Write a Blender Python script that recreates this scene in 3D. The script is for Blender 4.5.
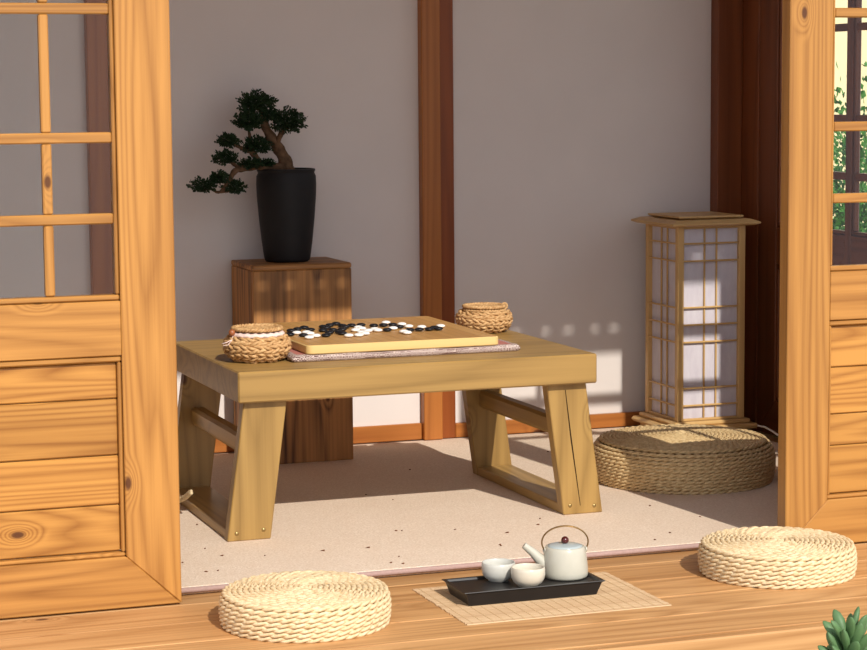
import bpy, bmesh, math, random
from mathutils import Vector, Matrix
PI = math.pi
for o in list(bpy.data.objects): bpy.data.objects.remove(o)
scene = bpy.context.scene
col = scene.collection
rng = random.Random(11)

# ------------------------------------------------------------------ camera
# world: X along the front of the pavilion, Y into it, Z up; deck top z = 0, metres
F_PX, YAW, PITCH, ROLL = 2154.87, 0.34503, -0.10877, -0.00790
CAM = Vector((-1.0979, -4.2352, 0.9405))
fw = Vector((math.sin(YAW)*math.cos(PITCH), math.cos(YAW)*math.cos(PITCH), math.sin(PITCH)))
r0 = Vector((math.cos(YAW), -math.sin(YAW), 0)); u0 = r0.cross(fw)
rt = math.cos(ROLL)*r0 + math.sin(ROLL)*u0; up = -math.sin(ROLL)*r0 + math.cos(ROLL)*u0
cd = bpy.data.cameras.new('camera'); cam = bpy.data.objects.new('camera', cd); col.objects.link(cam)
cd.sensor_width = 36; cd.lens = F_PX*36/867; cd.clip_start = .05; cd.clip_end = 200
cam.matrix_world = Matrix(((rt.x, up.x, -fw.x, CAM.x), (rt.y, up.y, -fw.y, CAM.y), (rt.z, up.z, -fw.z, CAM.z), (0, 0, 0, 1)))
scene.camera = cam
def ray(px, py): return fw + rt*(px-433.5)/F_PX - up*(py-325)/F_PX
def onz(px, py, z): d = ray(px, py); return CAM + d*((z-CAM.z)/d.z)      # where a pixel meets a level surface
def ony(px, py, y): d = ray(px, py); return CAM + d*((y-CAM.y)/d.y)      # where a pixel meets an upright plane

# ------------------------------------------------------------------ world, sun, exposure
w = bpy.data.worlds.new('sky'); scene.world = w; w.use_nodes = True
bg = w.node_tree.nodes['Background']; bg.inputs[0].default_value = (.84, .89, 1, 1); bg.inputs[1].default_value = 1.22
sd = bpy.data.lights.new('sun', 'SUN'); sd.energy = 4.3; sd.color = (1, .945, .87); sd.angle = math.radians(.55)
sun = bpy.data.objects.new('sun', sd); col.objects.link(sun)
sun.rotation_euler = Vector((-.092, 1, -.757)).to_track_quat('-Z', 'Y').to_euler()
sun.location = (1.5, -8, 7)
vs = scene.view_settings
vs.view_transform = 'Standard'; vs.look = 'None'; vs.gamma = 1; vs.use_curve_mapping = False; vs.exposure = 0.0

# ------------------------------------------------------------------ materials
def S(h):   # sRGB hex -> linear
    c = [int(h[i:i+2], 16)/255 for i in (0, 2, 4)]
    return tuple(x/12.92 if x <= .04045 else ((x+.055)/1.055)**2.4 for x in c) + (1,)
class NT:
    def __init__(s, name):
        s.m = bpy.data.materials.new(name); s.m.use_nodes = True; s.t = s.m.node_tree; s.n = s.t.nodes
        s.b = s.n['Principled BSDF']; s.out = s.n['Material Output']
    def node(s, t, **k):
        x = s.n.new(t)
        for a, v in k.items(): setattr(x, a, v)
        return x
    def link(s, a, b): s.t.links.new(a, b)
    def val(s, sock, v):
        if isinstance(v, (int, float, tuple)): sock.default_value = v
        else: s.link(v, sock)
    def math(s, op, a, b=0., c=0., clamp=False):
        x = s.node('ShaderNodeMath', operation=op, use_clamp=clamp)
        for i, v in enumerate((a, b, c)): s.val(x.inputs[i], v)
        return x.outputs[0]
    def mix(s, f, a, b):
        x = s.node('ShaderNodeMix', data_type='RGBA'); s.val(x.inputs[0], f); s.val(x.inputs[6], a); s.val(x.inputs[7], b)
        return x.outputs[2]
    def ramp(s, f, a, b):   # clamped 0..1 between a and b
        x = s.node('ShaderNodeMapRange'); s.val(x.inputs[0], f); x.inputs[1].default_value = a; x.inputs[2].default_value = b
        return x.outputs[0]
    def coord(s, scale=(1, 1, 1), rand=True):
        tc = s.node('ShaderNodeTexCoord'); v = tc.outputs['Object']
        if rand:
            oi = s.node('ShaderNodeObjectInfo'); k = s.math('MULTIPLY', oi.outputs['Random'], 31.)
            cx = s.node('ShaderNodeCombineXYZ')
            for i in range(3): s.link(k, cx.inputs[i])
            ad = s.node('ShaderNodeVectorMath', operation='ADD'); s.link(v, ad.inputs[0]); s.link(cx.outputs[0], ad.inputs[1]); v = ad.outputs[0]
        mp = s.node('ShaderNodeMapping'); mp.inputs['Scale'].default_value = scale; s.link(v, mp.inputs[0])
        return mp.outputs[0]
    def noise(s, v, scale, detail=3, rough=.5, dist=0.):
        x = s.node('ShaderNodeTexNoise'); s.link(v, x.inputs['Vector'])
        x.inputs['Scale'].default_value = scale; x.inputs['Detail'].default_value = detail; x.inputs['Roughness'].default_value = rough; x.inputs['Distortion'].default_value = dist
        return x.outputs[0]
    def bump(s, h, strength=.2, dist=.001):
        x = s.node('ShaderNodeBump'); x.inputs['Strength'].default_value = strength; x.inputs['Distance'].default_value = dist
        s.link(h, x.inputs['Height']); s.link(x.outputs[0], s.b.inputs['Normal'])
    def done(s, color, rough, spec=.5, metal=0.):
        s.val(s.b.inputs['Base Color'], color); s.val(s.b.inputs['Roughness'], rough)
        s.b.inputs['Specular IOR Level'].default_value = spec; s.b.inputs['Metallic'].default_value = metal
        return s.m
def wood(name, light, dark, axis, rings=7., fine=.35, cont=.8, rough=.45, knots=0., across=6., spec=.4, tint=.09, knotcol='4a2410', flat='Y'):
    s = NT(name); lo = {'X': 0, 'Y': 1, 'Z': 2}[axis]
    sc = [across]*3; sc[lo] = across*.07
    v = s.coord(tuple(sc))
    n = s.noise(v, 1.0, 1.5, .45, .25)
    if knots:
        ks = [1.]*3; ks[lo] = .5
        sx = s.node('ShaderNodeSeparateXYZ'); s.link(s.coord(tuple(ks)), sx.inputs[0]); cx = s.node('ShaderNodeCombineXYZ')
        ot = [i for i in range(3) if i != 'XYZ'.index(flat)]
        s.link(sx.outputs[ot[0]], cx.inputs[0]); s.link(sx.outputs[ot[1]], cx.inputs[1])
        vo = s.node('ShaderNodeTexVoronoi', voronoi_dimensions='2D'); s.link(cx.outputs[0], vo.inputs['Vector']); vo.inputs['Scale'].default_value = 7.5
        sp = s.node('ShaderNodeSeparateColor'); s.link(vo.outputs['Color'], sp.inputs[0])
        has = s.math('LESS_THAN', sp.outputs[0], knots)
        halo = s.math('MULTIPLY', s.ramp(vo.outputs['Distance'], .24, .02), has)
        core = s.math('MULTIPLY', s.ramp(vo.outputs['Distance'], .062, .03), has)
        n = s.math('ADD', n, s.math('MULTIPLY', s.math('POWER', halo, 2.), .2))
    ring = s.math('ABSOLUTE', s.math('SUBTRACT', s.math('MULTIPLY', s.math('FRACT', s.math('MULTIPLY', n, rings)), 2.), 1.))
    ring = s.math('POWER', ring, 1.6)
    fs = [90.]*3; fs[lo] = 2.2
    fib = s.noise(s.coord(tuple(fs)), 1., 3, .6)
    broad = s.noise(s.coord(tuple(x*.35 for x in sc)), 1., 2, .5)
    f = s.math('ADD', s.math('MULTIPLY', ring, cont*.62), s.math('MULTIPLY', s.math('SUBTRACT', fib, .42), fine*2.2))
    f = s.math('ADD', f, s.math('MULTIPLY', s.math('SUBTRACT', broad, .5), .7), clamp=True)
    c = s.mix(f, S(light), S(dark))
    if tint:
        oi = s.node('ShaderNodeObjectInfo'); hs = s.node('ShaderNodeHueSaturation')
        s.link(s.math('MULTIPLY_ADD', oi.outputs['Random'], tint*2, 1-tint), hs.inputs['Value']); s.link(c, hs.inputs['Color']); c = hs.outputs[0]
    if knots: c = s.mix(s.math('MULTIPLY', core, .9), c, S(knotcol))
    s.bump(s.math('ADD', fib, s.math('MULTIPLY', ring, .4)), .25, .0006)
    return s.done(c, rough, spec)
MAT = {}
def W(kind, axis):
    k = (kind, axis)
    if k not in MAT:
        a = dict(door=dict(light='b58040', dark='7e4e1e', rings=22, knots=.24, rough=.36, cont=.75, fine=.5),
                 panel=dict(light='ba8440', dark='7e4a18', rings=30, knots=.45, rough=.36, cont=.9, fine=.5),
                 deck=dict(light='c39460', dark='8c5c2c', rings=18, knots=.3, rough=.5, cont=.75, flat='Z', fine=.5, tint=.13),
                 table=dict(light='a28048', dark='6c5026', rings=16, knots=.28, rough=.4, cont=.7, fine=.35),
                 brown=dict(light='7e4420', dark='52260e', rings=12, rough=.42, cont=.7),  # dark stain with shade put into the colour; side door is pine
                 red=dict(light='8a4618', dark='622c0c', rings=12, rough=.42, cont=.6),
                 orange=dict(light='b06c30', dark='84481a', rings=14, knots=.2, rough=.42, cont=.7),
                 charred=dict(light='bd854a', dark='331606', rings=7, across=12, rough=.55, cont=.95, fine=.6, knots=.12, tint=0),
                 lamp=dict(light='cda76e', dark='ae8650', rings=8, rough=.42, cont=.5, tint=.06),
                 board=dict(light='cfa468', dark='b58848', rings=10, across=9, rough=.45, cont=.6, tint=0, fine=.2),
                 boardside=dict(light='d9ba7a', dark='c49c5a', rings=10, rough=.45, cont=.5, tint=0, fine=.2),
                 roof=dict(light='a87040', dark='7c4a24', rings=12, rough=.55, cont=.7))[kind]
        if kind in ('table', 'charred') and axis != 'Z': a['flat'] = 'Z'
        MAT[k] = wood('wood_%s_%s' % (kind, axis.lower()), axis=axis, **a)
    return MAT[k]
def plain(name, hexc, rough=.5, spec=.5, metal=0., var=.0, vs=30., bump=0., bs=200.):
    s = NT(name); c = S(hexc)
    if var:
        n = s.noise(s.coord(rand=False), vs, 3, .55)
        d = tuple(x*(1-var) for x in c[:3]) + (1,); l = tuple(min(1, x*(1+var*.6)) for x in c[:3]) + (1,)
        c = s.mix(s.ramp(n, .3, .7), d, l)
    if bump: s.bump(s.noise(s.coord(rand=False), bs, 3, .6), bump, .001)
    return s.done(c, rough, spec, metal)
def straw(name, a, b, c, scale=120.):
    s = NT(name); v = s.coord(rand=False)
    n1 = s.noise(v, scale, 3, .6); n2 = s.noise(v, 14., 2, .5)
    x = s.mix(s.ramp(n1, .32, .68), S(a), S(b)); x = s.mix(s.math('MULTIPLY', s.ramp(n2, .45, .75), .5), x, S(c))
    s.bump(s.noise(v, 420., 2, .5), .35, .0008)
    return s.done(x, .62, .3)
M_plaster = plain('wall_plaster', 'dcd2cb', .85, .2, var=.03, vs=5., bump=.05, bs=60.)
def carpet():
    s = NT('carpet_beige'); v = s.coord(rand=False)
    n = s.noise(v, 230., 3, .7); n2 = s.noise(v, 38., 3, .6); n3 = s.noise(v, 4., 2, .5)
    c = s.mix(s.ramp(n, .35, .65), S('cfb89f'), S('e8d6c2')); c = s.mix(s.math('MULTIPLY', s.ramp(n2, .4, .7), .35), c, S('d6bea6'))
    c = s.mix(s.math('MULTIPLY', s.ramp(n3, .4, .7), .2), c, S('ccb49c'))
    s.bump(n, .6, .002); return s.done(c, .95, .1)
M_carpet = carpet()
M_binding = plain('carpet_binding', 'a98d84', .9, .1, var=.12, vs=180., bump=.3, bs=500.)
M_straw = straw('straw_pale', 'c8aa7c', 'e6d2ac', 'd8c096')
M_straw2 = straw('straw_aged', 'bb9a6a', 'e0c594', 'cbac7c')
M_strawb = straw('straw_basket', 'a87c4c', 'd6b07c', 'c09463')
M_strawd = plain('straw_core', '8a683c', .8, .1)
M_ceramic = plain('ceramic_celadon', 'bab6a6', .22, .5, var=.04, vs=40.)
M_ceramic2 = plain('ceramic_blue_white', 'c0beb4', .25, .5, var=.04, vs=40.)
M_ceramic3 = plain('ceramic_cream', 'cac2b0', .25, .5, var=.05, vs=40.)
M_lid = plain('ceramic_lid', 'a9b3b2', .2, .5, var=.04)
M_tray = plain('tray_black', '1d1a19', .38, .5, var=.2, vs=20.)
M_brass = plain('handle_bronze', '8e6e40', .35, .5, .9, var=.2, vs=60.)
M_bead = plain('bead_rosewood', '48100c', .18, .6, var=.2, vs=60.)
M_bead2 = plain('bead_wood', '9a5a34', .4, .5, var=.2, vs=120.)
M_liner = plain('liner_cloth', 'e8cfc4', .9, .1, var=.12, vs=160., bump=.4, bs=300.)
M_white = plain('stone_white', 'f2f0ea', .3, .5)
M_black = plain('stone_black', '16171b', .42, .4)
M_pot = plain('pot_black_clay', '191717', .6, .3, var=.15, vs=30., bump=.15, bs=60.)
M_soil = plain('soil_dark', '2c2018', .95, .1, var=.4, vs=160., bump=1., bs=150.)
M_bark = plain('bark_grey', '6b513c', .9, .1, var=.45, vs=70., bump=.9, bs=120.)
M_leaf = plain('leaf_dark_green', '1f3518', .55, .3, var=.35, vs=60.)
M_leaf2 = plain('leaf_garden', '3f7a2a', .55, .3, var=.4, vs=9.)
M_succ = plain('leaf_succulent', '57774a', .5, .35, var=.3, vs=30.)
M_screw = plain('screw_brass', 'a08858', .35, .5, .8)
M_hole = plain('screw_hole', '2a1a0c', .8, .1)
M_cord = plain('cord_white', 'dcd8d0', .5, .4)
M_rope = straw('rope_straw', 'b8a07a', 'dcc9a0', 'c4ab80')
M_crumb = plain('leaf_crumb', '6a4026', .9, .1)
M_ground = plain('ground_gravel', 'b3a896', .95, .1, var=.35, vs=45., bump=.6, bs=90.)
M_cream = plain('cream_render', 'e6d6a8', .9, .1, var=.04, vs=6.)
M_post = plain('post_brown', '6a3e34', .6, .2, var=.15, vs=20.)
M_pink = plain('pad_rose', 'b4756a', .9, .1, var=.12, vs=250.)
def paper():
    s = NT('lantern_paper'); n = s.noise(s.coord((1, 1, .3), rand=False), 60., 3, .6)
    s.done(s.mix(s.ramp(n, .3, .7), S('dcd4dc'), S('ebe5ea')), .85, .15)
    tr = s.node('ShaderNodeBsdfTranslucent'); tr.inputs[0].default_value = S('efe6e6'); mx = s.node('ShaderNodeMixShader'); mx.inputs[0].default_value = .25
    s.link(s.b.outputs[0], mx.inputs[1]); s.link(tr.outputs[0], mx.inputs[2]); s.link(mx.outputs[0], s.out.inputs[0]); return s.m
M_paper = paper()
def glass():
    s = NT('pane_glass'); tr = s.node('ShaderNodeBsdfTransparent'); tr.inputs[0].default_value = (.96, .97, .96, 1)
    gl = s.node('ShaderNodeBsdfGlossy'); gl.inputs['Roughness'].default_value = .02; fr = s.node('ShaderNodeFresnel'); fr.inputs[0].default_value = 1.45
    mx = s.node('ShaderNodeMixShader'); s.link(s.math('MULTIPLY', fr.outputs[0], 1.), mx.inputs[0])
    s.link(tr.outputs[0], mx.inputs[1]); s.link(gl.outputs[0], mx.inputs[2]); s.link(mx.outputs[0], s.out.inputs[0]); return s.m
M_glass = glass()
def brocade():
    s = NT('pad_brocade'); v = s.coord((1, 1, 1), rand=False)
    vo = s.node('ShaderNodeTexVoronoi'); s.link(v, vo.inputs['Vector']); vo.inputs['Scale'].default_value = 150.; vo.inputs['Randomness'].default_value = .25
    w_ = s.math('SINE', s.math('MULTIPLY', vo.outputs['Distance'], 16.))
    c = s.mix(s.ramp(w_, -.3, .6), S('583634'), S('d8c6ba')); s.bump(w_, .3, .0008)
    return s.done(c, .8, .25)
M_brocade = brocade()
def gridtop():
    # fine black lines of the game grid on the board's wooden top (flat print)
    s = NT('board_top'); tc = s.node('ShaderNodeTexCoord'); sp = s.node('ShaderNodeSeparateXYZ'); s.link(tc.outputs['Object'], sp.inputs[0])
    base = s.noise(s.coord((40, 3, 40), rand=False), 1., 3, .55)
    strip = s.math('FLOOR', s.math('MULTIPLY', sp.outputs[0], 22.)); wn = s.node('ShaderNodeTexWhiteNoise', noise_dimensions='1D'); s.link(strip, wn.inputs['W'])
    f = s.math('ADD', s.math('MULTIPLY', s.ramp(base, .3, .7), .5), s.math('MULTIPLY', wn.outputs[0], .5))
    c = s.mix(f, S('c89a5c'), S('b07f44'))
    ls = []
    for ax, st, half in ((0, .0225, .2030), (1, .0240, .2166)):
        x = sp.outputs[ax]; q = s.math('ABSOLUTE', s.math('SUBTRACT', s.math('FRACT', s.math('ADD', s.math('DIVIDE', x, st), .5)), .5))
        ls.append(s.math('LESS_THAN', q, .024))
        ls.append(s.math('LESS_THAN', s.math('ABSOLUTE', x), half))
    m = s.math('MULTIPLY', s.math('MULTIPLY', s.math('MAXIMUM', ls[0], ls[2]), ls[1]), ls[3])
    c = s.mix(s.math('MULTIPLY', m, .6), c, S('4a3218'))
    return s.done(c, .42, .4)
M_grid = gridtop()

# ------------------------------------------------------------------ helpers
OFF = {}          # world position of every object made
def reg(o, parent, wloc):
    col.objects.link(o); OFF[o] = Vector(wloc)
    if parent is not None:
        o.parent = parent; o.location = Vector(wloc) - OFF[parent]
    else: o.location = wloc
    return o
def tag(o, label, cat, group=None, kind=None):
    o['label'] = label; o['category'] = cat
    if group: o['group'] = group
    if kind: o['kind'] = kind
    return o
def empty(name, loc, label, cat, group=None, kind=None):
    o = bpy.data.objects.new(name, None); o.empty_display_size = .05
    reg(o, None, loc); return tag(o, label, cat, group, kind)
def pydata(name, V, Fc, mat, parent=None, loc=(0, 0, 0), smooth=True, sharp=None):
    """V in world coordinates; the object's origin goes to loc"""
    me = bpy.data.meshes.new(name); L = Vector(loc)
    me.from_pydata([tuple(Vector(v)-L) for v in V], [], Fc); me.update()
    if smooth: me.polygons.foreach_set('use_smooth', [True]*len(me.polygons))
    if sharp is not None: me.set_sharp_from_angle(angle=math.radians(sharp))
    for m_ in (mat if isinstance(mat, (list, tuple)) else [mat]): me.materials.append(m_)
    return reg(bpy.data.objects.new(name, me), parent, L)
BOX = {}
def boxmesh(name, sx, sy, sz, mat, bev):
    k = (round(sx, 4), round(sy, 4), round(sz, 4), mat.name, bev)
    if k not in BOX:
        bm = bmesh.new(); bmesh.ops.create_cube(bm, size=1)
        bmesh.ops.scale(bm, vec=(sx, sy, sz), verts=bm.verts)
        b = min(bev, .45*min(sx, sy, sz))
        if b > 0: bmesh.ops.bevel(bm, geom=bm.edges[:], offset=b, segments=1, affect='EDGES', profile=.5)
        me = bpy.data.meshes.new(name); bm.to_mesh(me); bm.free(); me.materials.append(mat); BOX[k] = me
    return BOX[k]
def box(name, x0, x1, y0, y1, z0, z1, mat, parent=None, bev=.002):
    me = boxmesh(name, x1-x0, y1-y0, z1-z0, mat, bev)
    return reg(bpy.data.objects.new(name, me), parent, ((x0+x1)/2, (y0+y1)/2, (z0+z1)/2))
def prism(name, poly, plane, d0, d1, mat, parent=None, bev=.002):
    """poly: outline in the given plane ('xz' extruded along y, 'xy' along z, 'yz' along x)"""
    bm = bmesh.new()
    def P(a, b, d): return {'xz': (a, d, b), 'xy': (a, b, d), 'yz': (d, a, b)}[plane]
    ca = sum(p[0] for p in poly)/len(poly); cb = sum(p[1] for p in poly)/len(poly); cdp = (d0+d1)/2
    A = [bm.verts.new(P(a-ca, b-cb, d0-cdp)) for a, b in poly]; B = [bm.verts.new(P(a-ca, b-cb, d1-cdp)) for a, b in poly]
    n = len(poly); bm.faces.new(A); bm.faces.new(B[::-1])
    for i in range(n): bm.faces.new((A[i], B[i], B[(i+1) % n], A[(i+1) % n]))
    bmesh.ops.recalc_face_normals(bm, faces=bm.faces)
    if bev: bmesh.ops.bevel(bm, geom=bm.edges[:], offset=bev, segments=1, affect='EDGES', profile=.5)
    me = bpy.data.meshes.new(name); bm.to_mesh(me); bm.free(); me.materials.append(mat)
    return reg(bpy.data.objects.new(name, me), parent, P(ca, cb, cdp))
def lathe(profile, c, seg=48, V=None, Fc=None, close=False):
    V = [] if V is None else V; Fc = [] if Fc is None else Fc; b = len(V); n = len(profile)
    for i in range(seg):
        a = 2*PI*i/seg
        for r, z in profile: V.append((c[0]+r*math.cos(a), c[1]+r*math.sin(a), c[2]+z))
    for i in range(seg):
        j = (i+1) % seg
        for k in range(n-1): Fc.append((b+i*n+k, b+j*n+k, b+j*n+k+1, b+i*n+k+1))
    return V, Fc
def tube(path, rad, sides=8, V=None, Fc=None, cap=True, flat=1., closed=False):
    V = [] if V is None else V; Fc = [] if Fc is None else Fc; b = len(V); n = len(path)
    path = [Vector(p) for p in path]
    u = None
    for i, p in enumerate(path):
        t = (path[(i+1) % n] - path[i-1]) if closed else (path[min(i+1, n-1)] - path[max(i-1, 0)])
        t.normalize()
        if u is None: u = t.orthogonal().normalized() if abs(t.z) > .9 else t.cross(Vector((0, 0, 1))).normalized()
        u = (u - t*u.dot(t)).normalized(); v = t.cross(u)
        r = rad[i] if isinstance(rad, (list, tuple)) else rad
        for k in range(sides):
            a = 2*PI*k/sides; V.append(tuple(p + u*(r*math.cos(a)) + v*(r*flat*math.sin(a))))
    for i in range(n if closed else n-1):
        j = (i+1) % n
        for k in range(sides):
            l = (k+1) % sides; Fc.append((b+i*sides+k, b+i*sides+l, b+j*sides+l, b+j*sides+k))
    if cap and not closed:
        Fc.append(tuple(b+k for k in range(sides))[::-1]); Fc.append(tuple(b+(n-1)*sides+k for k in range(sides)))
    return V, Fc
def rope_ring(V, Fc, c, R, z, h, pitch, ph=0., strands=2, sides=5, seg=7, wob=0., wn=0):
    """a ring of twisted straw: strands winding round a circle"""
    nt = max(3, round(2*PI*R/abs(pitch))); n = nt*seg; nt = nt if pitch > 0 else -nt
    for s_ in range(strands):
        path = []
        for i in range(n):
            th = 2*PI*i/n; a = nt*th + ph + 2*PI*s_/strands
            rr = R + h*.27*math.cos(a); zz = z + h*.24*math.sin(a) + wob*math.sin(wn*th+ph)
            path.append((c[0]+rr*math.cos(th), c[1]+rr*math.sin(th), c[2]+zz))
        tube(path, h*.36, sides, V, Fc, closed=True)

# ------------------------------------------------------------------ the setting: ground, deck, walls, roof
PINE = 'door'
tag(box('ground', -14, 16, -9, 14, -.30, -.26, M_ground, bev=0), 'pale gravel ground around the pavilion', 'ground', kind='structure')
fl = tag(box('floor', -1.25, 2.15, -.93, 1.30, -.26, -.0305, W('roof', 'X'), bev=0), 'timber deck of orange pine planks with rounded front board', 'deck', kind='structure')
ys = [-.957, -.82, -.685]
while ys[-1] < 1.25: ys.append(ys[-1]+.135)
for a, b in zip(ys, ys[1:]):
    box('plank', -1.25, 2.15, a+.0022, b-.0022, -.03, 0, W('deck', 'X'), fl, .0012)
box('fascia_board', -1.25, 2.15, -.985, -.958, -.047, -.001, W('deck', 'X'), fl, .003)
WY = 1.11   # back wall plane
wb = tag(box('wall_back', -.95, 1.74, WY, WY+.05, 0, 1.99, M_plaster, bev=0), 'off-white plaster back wall in brown wooden frames', 'wall', kind='structure')
def backpost(x, parent):     # frame stile of one bay (proud) and the darker post strip beside it
    box('frame_stile', x, x+.052, WY-.030, WY-.0005, .017, 1.98, W('orange', 'Z'), parent, .002)
    box('post', x+.0525, x+.092, WY-.020, WY-.0005, .017, 1.98, W('red', 'Z'), parent, .002)
backpost(.785, wb); backpost(-.088, wb)
box('bottom_rail', .0045, .7845, WY-.012, WY-.0005, .017, .061, W('orange', 'X'), wb)
box('bottom_rail', .8775, 1.637, WY-.018, WY-.0005, .017, .055, W('orange', 'X'), wb)
box('bottom_rail', -.90, -.0885, WY-.012, WY-.0005, .017, .061, W('orange', 'X'), wb)
wl = tag(box('wall_left', -.95, -.90, -.36, WY-.001, 0, 1.99, M_plaster, bev=0), 'off-white plaster side wall behind the panelled door', 'wall', kind='structure')
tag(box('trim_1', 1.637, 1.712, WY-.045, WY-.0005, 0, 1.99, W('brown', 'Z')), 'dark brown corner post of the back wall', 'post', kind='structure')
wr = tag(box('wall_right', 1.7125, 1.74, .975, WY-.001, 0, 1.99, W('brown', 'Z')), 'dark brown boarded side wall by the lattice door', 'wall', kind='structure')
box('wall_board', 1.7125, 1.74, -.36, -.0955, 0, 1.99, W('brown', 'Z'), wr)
tag(box('trim_2', 1.748, 1.85, -.47, -.365, .0005, 1.99, W(PINE, 'Z'), bev=.004), 'square pine post at the corner of the pavilion beside the lattice wall', 'post', kind='structure')
tag(box('trim_3', -1.06, -.936, -.47, -.365, .0005, 1.99, W(PINE, 'Z'), bev=.004), 'square pine post at the corner of the pavilion by the plaster side wall', 'post', kind='structure')
tag(box('trim_4', -.935, 1.747, -.45, -.36, 1.856, 1.95, W(PINE, 'X'), bev=.004), 'pine lintel beam over the doors', 'beam', kind='structure')
ce = tag(box('ceiling', -1.25, 2.15, -1.14, 1.30, 1.995, 2.03, W('roof', 'Y'), bev=0), 'brown boarded roof of the pavilion', 'ceiling', kind='structure')
# eave: hanging board below a row of short blocks that leave gaps for the sun
box('eave_board', -1.25, 2.15, -1.115, -1.085, 1.902, 1.948, W('roof', 'X'), ce)
x = -1.25; i = 0
while x < 2.15:
    wd = (.040, .052, .034, .060)[i % 4]
    box('eave_block', x, x+wd, -1.115, -1.085, 1.9485, 1.9945, W('roof', 'Z'), ce, .001); x += wd + (.030, .022, .026)[i % 3]; i += 1

# ------------------------------------------------------------------ lattice doors
BARS = [.715, .860, 1.088, 1.233, 1.378, 1.606]; SILL, TOPR, PT, PB, DH = .578, 1.751, .456, .098, 1.85
def door(name, loc, rot, width, stiles, kindw, label, muntins, planks, t=.036, th=.036):
    """leaf in local x (0..width), y 0 (front) .. t, built at the origin and then turned; stiles: (x0, x1) list"""
    root = empty(name, (0, 0, 0), label, 'door', kind='structure')
    WZ, WX = W(kindw, 'Z'), W(kindw, 'X')
    e = .0006
    for i, (a, b) in enumerate(stiles):
        if i == 0: poly = [(a, .003), (b-e, PB-e), (b-e, DH-.10-e), (a, DH)]
        elif i == len(stiles)-1: poly = [(b, .003), (b, DH), (a+e, DH-.10-e), (a+e, PB-e)]
        else: poly = [(a+e, PB+e), (b-e, PB+e), (b-e, TOPR-e), (a+e, TOPR-e)]
        prism('stile', poly, 'xz', 0, t, WZ, root, .002)
    a0, b0 = stiles[0]; a1, b1 = stiles[-1]
    prism('bottom_rail', [(a0+e*2, .003), (b1-e*2, .003), (a1, PB), (b0, PB)], 'xz', .0003, t, WX, root, .002)
    prism('top_rail', [(a0+e*2, DH), (b0, TOPR+.002), (a1, TOPR+.002), (b1-e*2, DH)], 'xz', .0003, t, WX, root, .002)
    for (sa, sb), (ta, tb) in zip(stiles, stiles[1:]):
        L, R = sb, ta
        box('lock_rail', L, R, .0006, t-.001, PT+.012, SILL-.011, WX, root, .0015)
        # bead mouldings round the panes and the panel, a step back from the frame face
        for z0, z1 in ((SILL-.0105, SILL), (TOPR-.009, TOPR), (PT, PT+.0115), (PB, PB+.008)):
            box('bead', L+.0003, R-.0003, .005, t-.005, z0+.0003, z1-.0003, WX, root, .0025)
        for z0, z1 in ((SILL, TOPR-.009), (PB+.008, PT)):
            box('bead', L+.0003, L+.007, .005, t-.005, z0, z1, WZ, root, .0025)
            box('bead', R-.007, R-.0003, .005, t-.005, z0, z1, WZ, root, .0025)
        l, r = L+.0073, R-.0073
        zz = planks
        box('panel_backing', l, r, .0243, .0275, PB+.0085, PT-.0005, WX, root, 0)
        for q, (z1, z0) in enumerate(zip(zz, zz[1:])):
            box('panel_board', l, r, .016 + .0012*(q % 2), .024, z0+.0009, z1-.0009, W('panel' if kindw == 'door' else kindw, 'X'), root, .0022)
        ms = [m for m in muntins if L < m < R]
        for zc in BARS: box('lattice_bar', l, r, .007, .029, zc-.0095, zc+.0095, WX, root, .0025)
        edges = [SILL+.0005] + BARS + [TOPR-.0095]
        for m in ms:
            for q in range(len(edges)-1):
                z0 = edges[q] + (.0097 if q else 0); z1 = edges[q+1] - (.0097 if q < len(edges)-2 else 0)
                box('muntin', m-.0085, m+.0085, .009, .027, z0, z1, WZ, root, .0025)
        xs = [l] + ms + [r]
        for i in range(len(xs)-1):
            for q in range(len(edges)-1):
                xa = xs[i] + (.0087 if i else .0002); xb = xs[i+1] - (.0087 if i < len(xs)-2 else .0002)
                z0 = edges[q] + (.0098 if q else .0003); z1 = edges[q+1] - (.0098 if q < len(edges)-2 else .0003)
                c = ((xa+xb)/2, .018, (z0+z1)/2)
                hx, hz = (xb-xa)/2, (z1-z0)/2
                key = ('pane', round(hx, 4), round(hz, 4))
                if key not in BOX:
                    me = bpy.data.meshes.new('pane'); me.from_pydata([(-hx, 0, -hz), (hx, 0, -hz), (hx, 0, hz), (-hx, 0, hz)], [], [(0, 1, 2, 3)]); me.materials.append(M_glass); BOX[key] = me
                reg(bpy.data.objects.new('pane', BOX[key]), root, c)
    root.location = loc; root.rotation_euler = (0, 0, rot)
    return root
PL = [.4555, .388, .284, .193, .1065]
door('door_1', (-.931, -.412, 0), 0, .71, [(0, .098), (.609, .71)], 'door', 'pine lattice door leaf with knotty panel beside the table, clear glass panes above',
     [.609-.1235, .609-.250, .609-.378], PL)
PR = [.4555, .369, .272, .207, .1065]
door('door_2', (1.035, -.412, 0), 0, .71, [(0, .098), (.612, .71)], 'door', 'pine lattice door leaf standing behind a straw cushion, lantern seen at its edge',
     [.098+.131, .098+.257, .098+.385], PR)
door('door_3', (1.7135, .972, 0), -PI/2, 1.06, [(0, .10), (.452, .482), (.96, 1.06)], 'brown', 'glazed pine lattice door, brown darkened for shade, in the side wall behind the lantern',
     [.217, .335, .66, .81], PR, t=.026)

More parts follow.
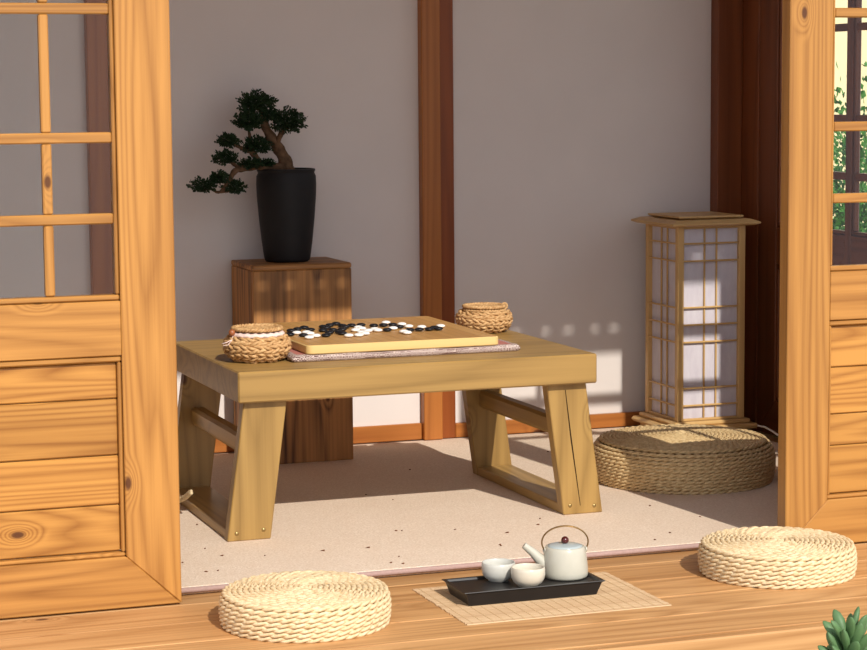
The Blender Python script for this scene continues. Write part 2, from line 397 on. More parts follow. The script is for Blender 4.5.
# ------------------------------------------------------------------ floor mat
rug = empty('floor_mat', (.38, .36, 0), 'beige felt floor mat with pale rose bound edge under the go table', 'mat')
box('mat_body', -.895, 1.632, -.343, 1.096, .0005, .016, M_carpet, rug, .004)
V, Fc = tube([(-.895, -.3475, .0108), (1.632, -.3475, .0108)], .0054, 10)
pydata('binding', V, Fc, M_binding, rug, (.38, -.347, .0095))
MZ = .016
for k, (px, py) in enumerate([(182.5, 563), (195, 492), (197, 525), (205, 549), (222, 556), (265, 556), (218, 571), (206, 572), (368, 548), (391, 563), (366, 495), (396, 531), (402, 531), (399, 557), (403, 564),
        (455, 530), (500, 545), (501, 546), (507, 533), (538, 525), (540, 519), (700, 517), (650, 506), (670, 533), (323, 551), (393, 500), (410, 470), (548, 452), (740, 548), (655, 540)]):
    c = onz(px, py, MZ); s_ = rng.uniform(.0022, .0048); a = rng.uniform(0, PI)
    V = [(c.x+s_*math.cos(a+q)*m, c.y+s_*math.sin(a+q)*m*.8, MZ+hz) for q, m, hz in ((0, 1.3, .0002), (1.2, .7, .0018), (2.4, .9, .0004), (3.6, 1.1, .0022), (5, .6, .0003))] + [(c.x, c.y, MZ+.0028), (c.x, c.y, MZ+.0001)]
    Fc = [(i, (i+1) % 5, 5) for i in range(5)] + [((i+1) % 5, i, 6) for i in range(5)]
    tag(pydata('dried_leaf_bit', V, Fc, M_crumb, None, (c.x, c.y, MZ), smooth=False), 'tiny dark dried leaf crumb lying on the beige mat', 'leaf crumb', 'dried leaf crumbs scattered on the mat')

# ------------------------------------------------------------------ go table
TX0, TX1, TY0, TY1, TH, TT = 0., .80, 0., .60, .370, .064
tb = empty('go_table', (.4, .3, MZ), 'low pine game table with splayed plank legs holding the go board', 'table')
box('table_top', TX0, TX1, TY0, TY1, TH-TT, TH, W('table', 'X'), tb, .003)
LB = (-.023, .0695); LT = (.017, .109); zb, zt = MZ, TH-TT-.0004
def leg(sgn, y0, y1, front):
    f = (lambda q: q) if sgn < 0 else (lambda q: .8-q)
    pts = [(f(LB[0]), zb), (f(LB[1]), zb), (f(LT[1]), zt), (f(LT[0]), zt)]
    if sgn > 0: pts = pts[::-1]
    l = prism('leg', pts, 'xz', y0, y1, W('table', 'Z'), tb, .002)
    if front:
        for q, zz in ((.018, MZ+.016), (.075, MZ+.020)):
            cx = f(LB[0] + q + .12*(zz-zb)); V, Fc = lathe([(.0001, .0016), (.0032, .0014), (.0044, 0), (.0044, -.002)], (0, 0, 0), 14)
            V = [(cx+v[0], y0-v[2], zz+v[1]) for v in V]
            pydata('screw', V, [t_[::-1] for t_ in Fc], M_screw, l, (cx, y0, zz))
for sg in (-1, 1):
    leg(sg, .022, .052, True); leg(sg, .548, .578, False)
    f = (lambda q: q) if sg < 0 else (lambda q: .8-q)
    a, b = sorted((f(LB[0]+.004), f(LB[1]-.0005)))
    box('base_rail', a, b, .0525, .5475, MZ, MZ+.021, W('table', 'Y'), tb, .002)
    cx = f(.047); zc = .201
    prism('stretcher', [(cx-.016+dx, zc+dz) for dx, dz in ((.006, -.021), (.026, -.021), (.032, -.013), (.032, .014), (.026, .021), (.006, .021), (0, .014), (0, -.013))], 'xz', .0525, .5475, W('table', 'Y'), tb, 0)

# drying crack down the middle of one front leg
ck = [(565, 390), (565.7, 390), (571.6, 437), (580.6, 505), (580.2, 506), (570.6, 440)]
fl_ = [o for o in tb.children if o.name.startswith('leg') and OFF[o].x > .5 and OFF[o].y < .2][0]
CP = [ony(px, py, .0217) for px, py in ck]
pydata('crack', [tuple(q) for q in CP] + [(q.x, .0221, q.z) for q in CP], [tuple(range(6))] + [(i, (i+1) % 6, 6+(i+1) % 6, 6+i) for i in range(6)], M_hole, fl_, CP[2], smooth=False)

# ------------------------------------------------------------------ cloth pad, go board, stones
def pad():
    root = empty('board_pad', (.405, .345, TH), 'rose brocade cloth pad lying under the go board', 'pad')
    x0, x1, y0, y1, h = .147, .664, .106, .598, .0153
    nx, ny = 90, 40; V = []; Fc = []
    def wav(x, y): return .0012*math.sin(x*37+y*11)+.0009*math.sin(x*71-y*23)
    # rounded rectangular cushion: rows round the section, grid on top
    prof = [(0.006, 0.0), (.0015, .003), (0, .007), (.0015, .0115), (.006, .0148), (.014, h)]
    def loop(ins, z):
        pts = []
        for i in range(nx): pts.append((x0+ins+(x1-x0-2*ins)*i/nx, y0+ins))
        for i in range(ny): pts.append((x1-ins, y0+ins+(y1-y0-2*ins)*i/ny))
        for i in range(nx): pts.append((x1-ins-(x1-x0-2*ins)*i/nx, y1-ins))
        for i in range(ny): pts.append((x0+ins, y1-ins-(y1-y0-2*ins)*i/ny))
        return [(x+wav(y*2, x), y+wav(x, y), TH+z*(1+.04*math.sin(x*31)*(1 if ins < .012 else 0))) for x, y in pts]
    N = 2*(nx+ny)
    for ins, z in prof: V += loop(ins, z)
    for k in range(len(prof)-1):
        for i in range(N): Fc.append((k*N+i, k*N+(i+1) % N, (k+1)*N+(i+1) % N, (k+1)*N+i))
    o = pydata('pad_edge', V, Fc, M_brocade, root, (.405, .345, TH))
    b = len(prof)-1; top = V[b*N:(b+1)*N]
    pydata('pad_top', top, [tuple(range(N))], M_pink, root, (.405, .345, TH+h), smooth=False)
pad()
BX0, BX1, BY0, BY1 = .179, .617, .107, .577; BZ0, BZ1 = TH+.0157, .4052
bc = ((BX0+BX1)/2, (BY0+BY1)/2)
bd = empty('go_board', (bc[0], bc[1], BZ0), 'thick pale wooden go board with rounded corners on the brocade pad', 'game board')
def rrect(ins, r, n=6):
    pts = []
    for cx, cy, a0 in ((BX1-r, BY1-r, 0), (BX0+r, BY1-r, 90), (BX0+r, BY0+r, 180), (BX1-r, BY0+r, 270)):
        for i in range(n+1):
            a = math.radians(a0+90*i/n); pts.append((cx+(r-ins)*math.cos(a), cy+(r-ins)*math.sin(a)))
    return pts
V = []; Fc = []; prof = [(.0022, BZ0), (0, BZ0+.002), (0, BZ1-.0022), (.0022, BZ1-.0003)]
for ins, z in prof: V += [(x, y, z) for x, y in rrect(ins, .014)]
N = len(rrect(0, .014))
for k in range(3):
    for i in range(N): Fc.append((k*N+i, k*N+(i+1) % N, (k+1)*N+(i+1) % N, (k+1)*N+i))
Fc.append(tuple(range(N))[::-1])
pydata('board_body', V, Fc, W('boardside', 'X'), bd, (bc[0], bc[1], BZ0), sharp=40)
pydata('board_face', [(x, y, BZ1-.0003) for x, y in rrect(.0022, .014)], [tuple(range(N))], M_grid, bd, (bc[0], bc[1], BZ1), smooth=False)
BL = [(295.7, 334), (307, 334.6), (300.8, 328.9), (309, 327), (292.5, 329.7), (314, 329.2), (320, 329.7), (321.7, 327.2), (327, 326), (338, 322.8), (334, 324.7), (345.8, 325.3), (341, 326.5), (329, 329), (334, 329.4), (331, 332), (336, 332), (328.7, 334.4),
      (354.7, 324.9), (366, 324.7), (374.4, 324.9), (381, 325), (390.4, 324.4), (345.5, 332.6), (401.4, 325.6), (391.2, 329.4), (405.8, 329.6), (416.6, 329.2), (424.9, 328.6), (433.7, 327.9), (439, 327)]
WH = [(306.5, 337), (302.7, 331.8), (313, 332.4), (320, 335.2), (292, 332), (381.4, 322), (354.7, 327.4), (360, 329.7), (346, 335.4), (353.5, 334.5), (358, 332), (366, 327.8), (369, 330.4), (375, 328.3), (380.5, 329), (363, 333.2), (391, 327.4), (397.5, 330.7),
      (409.6, 331.9), (414.7, 326), (401.4, 323.4), (425.5, 326.3), (436, 325.2)]
Vs, Fs = lathe([(.0001, 0)] + [(.0106*math.cos(a), .0042+.0042*math.sin(a)) for a in [-1.2, -.75, -.35, 0, .35, .75, 1.15]] + [(.0001, .0084)], (0, 0, 0), 18)
SM = {}
for nm, m_ in (('b', M_black), ('w', M_white)):
    me = bpy.data.meshes.new('go_stone'); me.from_pydata(Vs, [], Fs); me.polygons.foreach_set('use_smooth', [True]*len(me.polygons)); me.materials.append(m_); SM[nm] = me
taken = {}
for nm, L in (('b', BL), ('w', WH)):
    for px, py in L:
        q = onz(px, py, BZ1+.005)
        gi, gj = (q.x-bc[0])/.0225, (q.y-bc[1])/.0240
        best = None
        for i in range(max(-9, round(gi)-3), min(9, round(gi)+3)+1):
            for j in range(max(-9, round(gj)-3), min(9, round(gj)+3)+1):
                if (i, j) in taken: continue
                d = (i-gi)**2 + (j-gj)**2
                if best is None or d < best[0]: best = (d, i, j)
        _, i, j = best; taken[(i, j)] = nm
        o = reg(bpy.data.objects.new('go_stone', SM[nm]), None, (bc[0]+i*.0225+rng.uniform(-.0005, .0005), bc[1]+j*.0240+rng.uniform(-.0006, .0006), BZ1))
        if nm == 'b': tag(o, 'matte black lens-shaped go stone on the wooden board', 'game stone', 'black stones on the go board')
        else: tag(o, 'glossy white lens-shaped go stone on the wooden board', 'game stone', 'white stones on the go board')

# ------------------------------------------------------------------ woven stone baskets
def basket(c, s, label, kind):
    root = empty('stone_basket', c, label, 'basket')
    prof = [(.0001, .004), (.045, .004), (.056, .010), (.066, .022), (.0695, .034), (.067, .046), (.060, .055), (.054, .059)]
    core = [((r-.004 if r > .01 else r)*s, z*s) for r, z in prof]
    V, Fc = lathe(core, c, 40); pydata('inner_shell', V, Fc, M_strawd, root, c)
    V, Fc = [], []
    rows = [(.050, .006), (.0595, .0125), (.0655, .020), (.069, .0278), (.0695, .0360), (.0675, .044), (.062, .0515)]
    for k, (r, z) in enumerate(rows):
        rope_ring(V, Fc, c, r*s, z*s, .0104*s, .034*s*(1 if k % 2 else -1), k*2.1, 2, 6, 9, .0016*s, 7+k)
    pydata('woven_body', V, Fc, M_strawb, root, c)
    if kind == 0:
        V, Fc = lathe([(.0545*s, .054*s), (.060*s, .057*s), (.0605*s, .060*s), (.057*s, .0635*s), (.052*s, .065*s), (.05*s, .060*s)], c, 60)
        V = [(x, y, z+.0012*math.sin(19*math.atan2(y-c[1], x-c[0]))) for x, y, z in V]
        pydata('cloth_liner', V, Fc, M_liner, root, c)
    lid_z = .068 if kind == 0 else .064
    V, Fc = [], []
    for r in (.010, .0165, .0235, .0305, .0375, .044): rope_ring(V, Fc, (c[0], c[1], c[2]), r*s, (lid_z+.0005)*s, .0068*s, .014*s, r*500)
    lathe([(.0001, lid_z*s), (.050*s, lid_z*s)], c, 40, V, Fc)
    l = pydata('lid', V, Fc, M_strawb, root, c)
    V, Fc = [], []
    rope_ring(V, Fc, c, .0520*s, (lid_z+.0035)*s, .0092*s, .016*s, .5)
    if kind: rope_ring(V, Fc, c, .0535*s, (lid_z-.0055)*s, .0066*s, .016*s, 1.5)
    pydata('lid_rim', V, Fc, M_strawb, l, c)
    if kind == 0:
        d = Vector((-.93, -.25, 0)).normalized(); p_ = Vector(c)+d*.0625*s+Vector((0, 0, .0655*s))
        V, Fc = lathe([(.0001, -.0075), (.004, -.0066), (.0068, -.003), (.0072, 0), (.0068, .003), (.004, .0066), (.0001, .0075)], p_, 16)
        b_ = pydata('toggle_bead', V, Fc, M_bead2, root, p_)
        q = [p_+Vector((.002, -.002, -.006)), p_+Vector((-.002, -.008, -.014)), p_+Vector((-.014, -.010, -.019)), p_+Vector((-.024, -.006, -.022))]
        V, Fc = tube(q, .0011, 6); q2 = [q[1]+Vector((0, 0, -.001)), q[1]+Vector((-.010, -.004, -.010)), q[1]+Vector((-.02, -.004, -.0115))]
        tube(q2, .0009, 6, V, Fc); pydata('tie_string', V, Fc, M_liner, root, q[0])
    else:
        p_ = Vector(c)+Vector((.052*s, -.012*s, (lid_z+.002)*s)); pts = [p_+Vector((.007*math.cos(a), 0, .007*math.sin(a))) for a in [i*2*PI/14 for i in range(14)]]
        V, Fc = tube(pts, .0028, 6, closed=True); pydata('loop_toggle', V, Fc, M_strawb, root, p_)
basket((.089, .178, TH), .975, 'woven straw stone basket with pink cloth liner and wooden toggle bead', 0)
basket((.729, .494, TH), .91, 'woven straw stone basket with looped lid beside board corner, no cloth showing', 1)

# ------------------------------------------------------------------ bonsai on its pedestal
PX0, PX1, PY0, PY1, PH = .2705, .524, .880, 1.093, .5135
ped = empty('pedestal', ((PX0+PX1)/2, (PY0+PY1)/2, MZ), 'tall square pedestal of dark-streaked charred timber under the bonsai', 'pedestal')
box('front_board', PX0, PX1, PY0, PY0+.018, MZ, PH-.014, W('charred', 'Z'), ped, .002)
box('side_board', PX0, PX0+.018, PY0+.0185, PY1-.0185, MZ, PH-.014, W('charred', 'Z'), ped, .002)
box('side_board', PX1-.018, PX1, PY0+.0185, PY1-.0185, MZ, PH-.014, W('charred', 'Z'), ped, .002)
box('back_board', PX0, PX1, PY1-.018, PY1, MZ, PH-.014, W('charred', 'Z'), ped, .002)
box('top_board', PX0-.0005, PX1+.0005, PY0-.0005, PY1, PH-.0135, PH, W('charred', 'X'), ped, .003)
pc = (.3885, .985, PH)
pr = empty('plant_pot', pc, 'tall matte black clay pot tapering to its foot on the pedestal', 'plant pot')
V, Fc = lathe([(r*1.045, z) for r, z in [(.0001, .001), (.050, .001), (.054, .004), (.056, .012), (.061, .05), (.067, .11), (.0712, .165), (.0722, .195), (.0715, .215), (.068, .222), (.0685, .226), (.0705, .229), (.0695, .2325), (.064, .2335), (.062, .228), (.062, .19), (.0001, .19)]], pc, 56)
pydata('pot_body', V, Fc, M_pot, pr, pc, sharp=50)
V, Fc = lathe([(.0612, .205), (.045, .212), (.02, .216), (.0001, .217)], pc, 32)
pydata('soil', V, Fc, M_soil, pr, pc)
bo = empty('bonsai_tree', (pc[0], pc[1], PH+.2), 'dark green bonsai leaning out of the black pot with cloud-like foliage pads', 'bonsai')
def bp(px, py, dy=0.): return ony(px, py, pc[1]+dy)
def limb(pts, rads, name, n=5):
    P_ = [bp(*p) for p in pts]; path = []; rr = []
    for i in range(len(P_)-1):
        p0, p1, p2, p3 = P_[max(i-1, 0)], P_[i], P_[i+1], P_[min(i+2, len(P_)-1)]
        for k in range(n):
            t = k/n; path.append(.5*((2*p1)+(p2-p0)*t+(2*p0-5*p1+4*p2-p3)*t*t+(3*p1-p0-3*p2+p3)*t**3)); rr.append(rads[i]*(1-t)+rads[i+1]*t)
    path.append(P_[-1]); rr.append(rads[-1])
    rr = [r*(1+.12*math.sin(i*1.7)) for i, r in enumerate(rr)]
    V, Fc = tube(path, rr, 9); pydata(name, V, Fc, M_bark, bo, P_[0])
limb([(290, 176), (285, 160), (275, 143), (266, 128), (262, 113), (258, 103)], [.019, .0165, .014, .011, .008, .004], 'trunk')
limb([(276, 145, 0), (282, 132, -.02), (287, 122, -.03)], [.009, .006, .003], 'branch')
limb([(284, 168, 0), (262, 166, -.02), (246, 168, -.03), (235, 171, -.04), (229, 181, -.05), (220, 192, -.05), (212, 190, -.05)], [.012, .010, .009, .0075, .006, .004, .002], 'branch')
limb([(262, 166, -.02), (252, 152, -.02), (246, 150, -.02), (237, 146, -.02), (229, 142, -.02)], [.009, .008, .006, .004, .002], 'branch')
limb([(252, 152, -.02), (250, 138, .01), (248, 124, .01)], [.007, .005, .002], 'branch')
limb([(240, 169, -.035), (232, 163, -.03), (226, 159, -.03)], [.006, .004, .002], 'branch')
limb([(220, 192, -.05), (229, 191, -.05), (235, 187, -.05)], [.0035, .003, .0015], 'branch')
K = 1/401.
DENS = 1.9
def pad_leaves(px, py, rx, ry, dy, n, name='foliage_pad', mat=None, size=(.006, .0095), center=None, R=None, parent=None):
    c = bp(px, py, dy) if center is None else Vector(center)
    R = R or (rx*K, rx*K*.85, ry*K)
    V, Fc = [], []
    for _ in range(n):
        d = Vector((rng.gauss(0, 1), rng.gauss(0, 1), rng.gauss(0, 1))).normalized()
        q = rng.uniform(.12, 1.)**.5*(1+.18*math.sin(d.x*7+d.z*9+px)+rng.uniform(-.05, .12))
        p_ = c + Vector((d.x*R[0]*q, d.y*R[1]*q, d.z*R[2]*q if d.z > 0 else d.z*R[2]*q*.75))
        a = (d+Vector((rng.gauss(0, .5), rng.gauss(0, .5), rng.gauss(.3, .5)))).normalized(); b_ = a.cross(Vector((rng.gauss(0, 1), rng.gauss(0, 1), rng.gauss(0, 1)))).normalized()
        L = rng.uniform(*size); wv = L*.32; nn = a.cross(b_)*(L*.12); i = len(V)
        V += [tuple(p_-a*L*.5), tuple(p_+b_*wv+nn), tuple(p_+a*L*.5), tuple(p_-b_*wv+nn)]
        Fc += [(i, i+1, i+2), (i, i+2, i+3)]
    o = pydata(name, V, Fc, mat or M_leaf, parent or bo, c, smooth=False); o['kind'] = 'stuff'; return o
for px, py, rx, ry, dy, n in ((257, 103, 18, 12, -.02, 900), (248, 121, 14.5, 12, -.022, 700), (288, 122, 17, 14, -.03, 800), (228, 141, 12, 8, -.02, 380), (257, 146, 15, 10, -.025, 500),
        (225, 158, 12.5, 8, -.03, 380), (250, 164, 14, 6.5, -.03, 400), (219, 178, 9.5, 7, -.05, 260), (203, 186, 14, 8.5, -.05, 380), (234, 187, 12, 8.5, -.05, 340), (268, 163, 7, 4.5, -.03, 140), (270, 115, 9, 8, -.01, 220)):
    pad_leaves(px, py, rx, ry, dy, int(n*DENS))

# ------------------------------------------------------------------ straw cushions
def cushion(name, c, R, h, rows, bul, pitch, mat, label, group=None, toprow=.0098, dome=.005, bulb=.004):
    root = empty(name, c, label, 'cushion', group)
    V, Fc = [], []; hs = h-dome; rh = hs/rows
    def rad(z): t = 2*z/hs-1; return R - (bul if t > 0 else bulb)*abs(t)**2.6
    for k in range(rows):
        z = rh*(k+.5); rope_ring(V, Fc, c, rad(z)-rh*.55, z, rh*1.14, pitch, k*2.4)
    pydata('side_braid', V, Fc, mat, root, c)
    V, Fc = [], []
    r = rad(hs)-rh*.45-toprow*.55; R0 = r; k = 0
    while r > .004:
        rope_ring(V, Fc, c, r, h-dome-toprow*.45+dome*(1-(r/R0)**2.5), toprow*1.1, pitch*.8, k*2.4, sides=5, seg=7 if r > .02 else 10); r -= toprow; k += 1
    pydata('top_coil', V, Fc, mat, root, c)
    zt = hs-rh*.7
    V, Fc = lathe([(.0001, .001), (rad(0)-rh, .001)] + [(rad(hs*q)-rh*.95, hs*q) for q in (.2, .5, .8)] + [(rad(hs)-rh*1.2, zt), (R0*.5, zt+dome*.9), (.0001, zt+dome*.95)], c, 48)
    pydata('core', V, Fc, M_strawd, root, c)
cushion('straw_cushion', (-.046, -.622, 0), .1530, .066, 7, .008, .046, M_straw, 'small round pale straw cushion on open deck between bamboo mat and the knotty door panel')
cushion('straw_cushion', (.924, -.578, 0), .1530, .066, 7, .008, .046, M_straw, 'small round pale straw cushion on deck in front of the door leaf by the lantern')
BC = (1.168, .326, MZ)
cushion('straw_pouf', BC, .2185, .110, 12, .026, .040, M_straw2, 'large bulging brown straw floor cushion carrying the paper lantern', toprow=.0095, dome=.010, bulb=.009)

# ------------------------------------------------------------------ paper lantern
LZ = MZ; lw = .0985
lc = (1.497, .920)
lan = empty('paper_lantern', (lc[0], lc[1], LZ), 'square wooden lattice lantern with white paper sides behind the large straw cushion', 'lantern')
LB0, LB1 = .0665, .580
for sx in (-1, 1):
    for sy in (-1, 1):
        cx, cy = lc[0]+sx*.095, lc[1]+sy*.095
        box('foot', cx-.014, cx+.014, cy-.014, cy+.014, LZ, .0408, W('lamp', 'Z'), lan, .003)
box('base_plate', lc[0]-.128, lc[0]+.128, lc[1]-.128, lc[1]+.128, .041, .0545, W('lamp', 'X'), lan, .006)
box('base_step', lc[0]-.112, lc[0]+.112, lc[1]-.112, lc[1]+.112, .0547, .0663, W('lamp', 'X'), lan, .004)
for sx in (-1, 1):
    for sy in (-1, 1):
        cx, cy = lc[0]+sx*(lw-.009), lc[1]+sy*(lw-.009)
        box('corner_post', cx-.009, cx+.009, cy-.009, cy+.009, LB0, LB1, W('lamp', 'Z'), lan, .0015)
hf = [.0876, .177, .415, .504, .593, .83, .92]
for side in range(4):
    ang = side*PI/2; ca, sa = math.cos(ang), math.sin(ang)
    def loc(u, d, z): return (lc[0]+ca*u+sa*d, lc[1]+sa*u-ca*d, z)
    def lb(name, u0, u1, d0, d1, z0, z1, mat, bev):
        me = boxmesh(name, u1-u0, abs(d1-d0), z1-z0, mat, bev); o = bpy.data.objects.new(name, me); reg(o, lan, loc((u0+u1)/2, (d0+d1)/2, (z0+z1)/2)); o.rotation_euler = (0, 0, ang); return o
    iw = lw-.0185
    lb('paper_panel', -iw, iw, lw-.0125, lw-.0115, LB0+.0005, LB1-.0005, M_paper, 0)
    lb('edge_rail', -iw, iw, lw-.011, lw-.002, LB0+.0003, LB0+.0065, W('lamp', 'X'), .001)
    lb('edge_rail', -iw, iw, lw-.011, lw-.002, LB1-.0065, LB1-.0003, W('lamp', 'X'), .001)
    for f_ in hf:
        z = LB0+(1-f_)*(LB1-LB0); lb('lattice_bar', -iw, iw, lw-.0062, lw-.0022, z-.0023, z+.0023, W('lamp', 'X'), .0008)
    for u in (-.0175, .0175): lb('lattice_bar', u-.0023, u+.0023, lw-.0108, lw-.0065, LB0+.007, LB1-.007, W('lamp', 'Z'), .0008)
def cap(hw, z0, z1, top, name):
    V = []
    for w_, z in ((hw-.012, z0), (hw, z0+.005), (hw, z0+.009), (top, z1)):
        V += [(lc[0]+sx*w_, lc[1]+sy*w_, z) for sx, sy in ((-1, -1), (1, -1), (1, 1), (-1, 1))]
    Fc = [(3, 2, 1, 0), (12, 13, 14, 15)] + [(k*4+i, k*4+(i+1) % 4, (k+1)*4+(i+1) % 4, (k+1)*4+i) for k in range(3) for i in range(4)]
    pydata(name, V, Fc, W('lamp', 'X'), lan, (lc[0], lc[1], z0), smooth=False)
cap(.128, LB1+.0002, LB1+.017, .108, 'cap')
cap(.094, LB1+.0172, LB1+.024, .086, 'cap_plate')
cpts = [Vector((lc[0]+.1285, lc[1]-.05, .048)), ony(757, 425.5, .80), ony(765, 427, .76), ony(773, 431.5, .71), ony(782, 438, .66), Vector((1.60, .58, .024)), Vector((1.615, .50, .0195)), Vector((1.62, .30, .0195))]
V, Fc = tube(cpts, .0028, 8); pydata('power_cord', V, Fc, M_cord, lan, cpts[0])

# ------------------------------------------------------------------ tea set
MX0, MX1, MY0, MY1 = .213, .612, -.752, -.458
bm_ = empty('bamboo_mat', ((MX0+MX1)/2, (MY0+MY1)/2, 0), 'fine slatted bamboo place mat on the deck under the tea tray', 'place mat')
def bamboo():
    s = NT('bamboo_slats'); tc = s.node('ShaderNodeTexCoord'); sp = s.node('ShaderNodeSeparateXYZ'); s.link(tc.outputs['Object'], sp.inputs[0])
    wn = s.node('ShaderNodeTexWhiteNoise', noise_dimensions='1D'); s.link(s.math('FLOOR', s.math('MULTIPLY', sp.outputs[1], 1/.0042)), wn.inputs['W'])
    nz = s.noise(s.coord((14, 240, 1), rand=False), 1., 2, .6)
    c = s.mix(s.math('ADD', s.math('MULTIPLY', wn.outputs[0], .55), s.math('MULTIPLY', nz, .5), clamp=True), S('a8825a'), S('cfb28a'))
    return s.done(c, .5, .35)
M_bamboo = bamboo()
V, Fc = [], []; n = 70; st = (MY1-MY0)/n
for i in range(n):
    y = MY0+(i+.5)*st; e0 = rng.uniform(-.0012, .0012); hw = st*.46; b = len(V)
    for x in (MX0+e0, MX1+e0): V += [(x, y-hw, .0003), (x, y-hw*.6, .0022), (x, y+hw*.6, .0022), (x, y+hw, .0003)]
    Fc += [(b, b+4, b+5, b+1), (b+1, b+5, b+6, b+2), (b+2, b+6, b+7, b+3), (b+3, b+7, b+4, b), (b, b+1, b+2, b+3), (b+7, b+6, b+5, b+4)]
o = pydata('slats', V, Fc, M_bamboo, bm_, ((MX0+MX1)/2, (MY0+MY1)/2, 0), smooth=False); o['kind'] = 'stuff'
for k in range(20):
    x = MX0+.012+k*(MX1-MX0-.024)/19; pts = [(x+.0012*math.sin(i*1.57), MY0+(MY1-MY0)*i/120, .0025) for i in range(121)]
    V, Fc = tube(pts, .0005, 4); pydata('stitch_thread', V, Fc, plain('thread', 'd8b88a', .8, .1) if k == 0 else bpy.data.materials['thread'], bm_, (x, MY0, .0025))
TRX0, TRX1, TRY0, TRY1 = .250, .530, -.641, -.518; TZ0, TZ1 = .0027, .0305
def tray():
    root = empty('tea_tray', ((TRX0+TRX1)/2, (TRY0+TRY1)/2, TZ0), 'black rectangular flared tea tray on the bamboo mat', 'tray')
    V, Fc = [], []
    def ring(ins, z): return [(TRX0+ins*1.2, TRY0+ins, z), (TRX1-ins*1.2, TRY0+ins, z), (TRX1-ins*1.2, TRY1-ins, z), (TRX0+ins*1.2, TRY1-ins, z)]
    rings = [(.012, TZ0), (.011, TZ0+.001), (.0045, TZ1-.004), (0, TZ1-.001), (.0005, TZ1), (.006, TZ1), (.0068, TZ1-.001), (.0085, TZ1-.004), (.010, TZ1-.0045)]
    for ins, z in rings: V += ring(ins, z)
    for k in range(len(rings)-1):
        for i in range(4): Fc.append((k*4+i, k*4+(i+1) % 4, (k+1)*4+(i+1) % 4, (k+1)*4+i))
    Fc.append((3, 2, 1, 0)); b = (len(rings)-1)*4; Fc.append((b, b+1, b+2, b+3))
    pydata('tray_body', V, Fc, M_tray, root, OFF[root], smooth=False)
tray(); TF = TZ1-.0044
def cup(c, s, mat, label):
    prof = [(.0001, .0035), (.0155, .0035), (.0165, 0), (.0195, 0), (.0205, .0025), (.0268, .0065), (.0310, .0135), (.0328, .022), (.0326, .030), (.0316, .0352), (.0308, .0362), (.0298, .0352), (.0302, .026), (.0285, .016), (.020, .009), (.0001, .0075)]
    V, Fc = lathe([(r*s, z*s) for r, z in prof], c, 40)
    tag(pydata('tea_cup', V, Fc, mat, None, c), label, 'cup', 'tea cups on the tray')
cup((ony(498.5, 578, -.548).x, -.548, TF), .98, M_ceramic2, 'pale grey-white ceramic tea cup on tray, the one farther from the teapot')
cup((ony(528, 580, -.607).x, -.607, TF), .98, M_ceramic3, 'cream-white ceramic tea cup on tray, the one nearer the teapot')
tp = (ony(565, 578, -.566).x, -.566, TF)
tea = empty('teapot', tp, 'pale celadon ceramic teapot with bronze bail handle and dark red knob', 'teapot')
V, Fc = lathe([(.0001, 0), (.036, 0), (.0408, .0012), (.0432, .005), (.0436, .012), (.0430, .022), (.0412, .038), (.0392, .050), (.0376, .0562), (.0360, .0588), (.0335, .0592), (.0315, .058)], tp, 56)
pydata('pot_body', V, Fc, M_ceramic, tea, tp)
V, Fc = lathe([(.0330, .0584), (.0326, .0602), (.027, .0618), (.015, .0632), (.0001, .0638)], tp, 48)
lid = pydata('lid', V, Fc, M_lid, tea, tp)
kp = (tp[0], tp[1], tp[2]+.0698); V, Fc = lathe([(.0030, -.0062)] + [(.0074*math.cos(a), .0074*math.sin(a)) for a in [-1.1, -.7, -.35, 0, .35, .7, 1.1, 1.4]] + [(.0001, .0074)], kp, 24)
pydata('knob', V, Fc, M_bead, lid, kp)
vd = Vector((-.95, .25, 0)).normalized()   # spout direction
sp_ = [Vector(tp)+vd*r+Vector((0, 0, z)) for r, z in ((.036, .020), (.047, .034), (.062, .049), (.0775, .0620))]
V, Fc = tube(sp_, [.0140, .0108, .0080, .0060], 16, cap=False)
tube([sp_[3], sp_[3]+(sp_[2]-sp_[3])*.5], [.0060, .0045], 16, V, Fc)
pydata('spout', V, Fc, M_ceramic, tea, sp_[0])
pts = []
for i in range(29):
    a = -.48+(PI+.96)*i/28
    pts.append(Vector(tp)+vd*(-.0440*math.cos(a))+Vector((0, 0, .0665+.0305*math.sin(a))))
V, Fc = tube(pts, .0026, 10, flat=.55); pydata('bail_handle', V, Fc, M_brass, tea, pts[0])
for sg in (-1, 1):
    q = Vector(tp)+vd*(sg*.0392)+Vector((0, 0, .0520)); ring_ = [q+Vector((0, .0042*math.cos(a), .0042*math.sin(a))) for a in [i*2*PI/14 for i in range(14)]]
    V, Fc = tube(ring_, .0016, 6, closed=True); pydata('handle_lug', V, Fc, M_ceramic, tea, q)

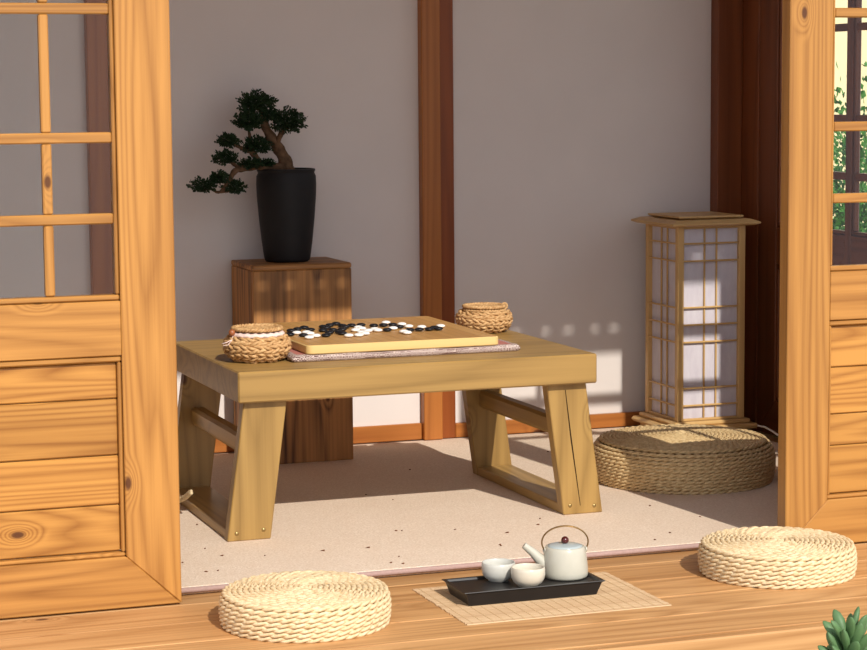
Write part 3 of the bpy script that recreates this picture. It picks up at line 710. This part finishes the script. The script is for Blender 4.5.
# ------------------------------------------------------------------ straw rope end by the door
core_ = []; kn = [Vector(q) for q in ((-.17, .46, .0195), (-.10, .46, .0195), (-.058, .425, .026), (-.038, .36, .044), (-.036, .285, .072))]
for i in range(40):
    u_ = i/39*(len(kn)-1.0001); j = int(u_); t = u_-j
    p0, p1, p2, p3 = kn[max(j-1, 0)], kn[j], kn[j+1], kn[min(j+2, len(kn)-1)]
    core_.append(.5*((2*p1)+(p2-p0)*t+(2*p0-5*p1+4*p2-p3)*t*t+(3*p1-p0-3*p2+p3)*t**3)+Vector((0, 0, .002)))
V, Fc = [], []
for s_ in range(3):
    path = []
    for i, p_ in enumerate(core_):
        a = i*.9+s_*2*PI/3; path.append(p_+Vector((.35*math.cos(a), -.9*math.cos(a), math.sin(a)))*.0035+Vector((0, 0, .002)))
    tube(path, .0036, 6, V, Fc)
tag(pydata('straw_rope', V, Fc, M_rope, None, core_[0]), 'short braided straw rope end on the mat beside the table base rail', 'rope')

# ------------------------------------------------------------------ garden: succulent before the deck, hedge and wall seen through the side door
SX, SY = .536, -1.50
su = empty('succulent', (SX, SY, -.26), 'green succulent with finger-shaped leaves growing before the deck edge', 'succulent')
V, Fc = tube([(SX, SY, -.26), (SX+.004, SY, -.08), (SX, SY, .11)], [.014, .011, .007], 8); pydata('stem', V, Fc, M_bark, su, (SX, SY, -.26))
prof = [(0, .0035), (.15, .0055), (.4, .0078), (.65, .0085), (.85, .0065), (.96, .0032), (1, .0006)]
lm = []
for k in range(3):
    path = [(.012*(.6+.4*k)*t*t, 0, .048*t) for t, _ in prof]; Vl, Fl = tube(path, [r for _, r in prof], 8, flat=.6)
    me = bpy.data.meshes.new('leaf'); me.from_pydata([tuple(v) for v in Vl], [], Fl); me.polygons.foreach_set('use_smooth', [True]*len(me.polygons)); me.materials.append(M_succ); lm.append(me)
for k in range(64):
    t = k/63; a = k*2.39996; z = -.03+.155*t; tilt = math.radians(74-64*t); o = bpy.data.objects.new('leaf', lm[k % 3])
    reg(o, su, (SX+.008*math.cos(a), SY+.008*math.sin(a), z)); o.rotation_euler = (0, tilt, a); o.scale = (1.0+.25*(1-t),)*3
tag(box('garden_wall', 2.0, 7.5, 5.2, 5.35, -.26, 2.6, M_cream, bev=.01), 'cream rendered garden wall beyond the side door', 'wall')
for k, (x, y, R) in enumerate(((2.62, 2.05, (.32, .28, .60)), (3.40, 3.0, (.45, .36, .62)), (2.05, 3.2, (.25, .25, .42)))):
    h = empty('garden_bush', (x, y, -.26), ('dense green bush just outside the glazed side door', 'broad green bush nearest the cream garden wall', 'small rounded green bush behind the pavilion corner')[k], 'bush', 'bushes outside the side door')
    pad_leaves(0, 0, 0, 0, 0, 7000, 'foliage', M_leaf2, (.018, .034), (x, y, -.26+R[2]*.9), R, h)
    V, Fc = tube([(x, y, -.26), (x+.02, y, .05), (x, y, .2)], [.02, .015, .01], 8); pydata('stem', V, Fc, M_bark, h, (x, y, -.26))
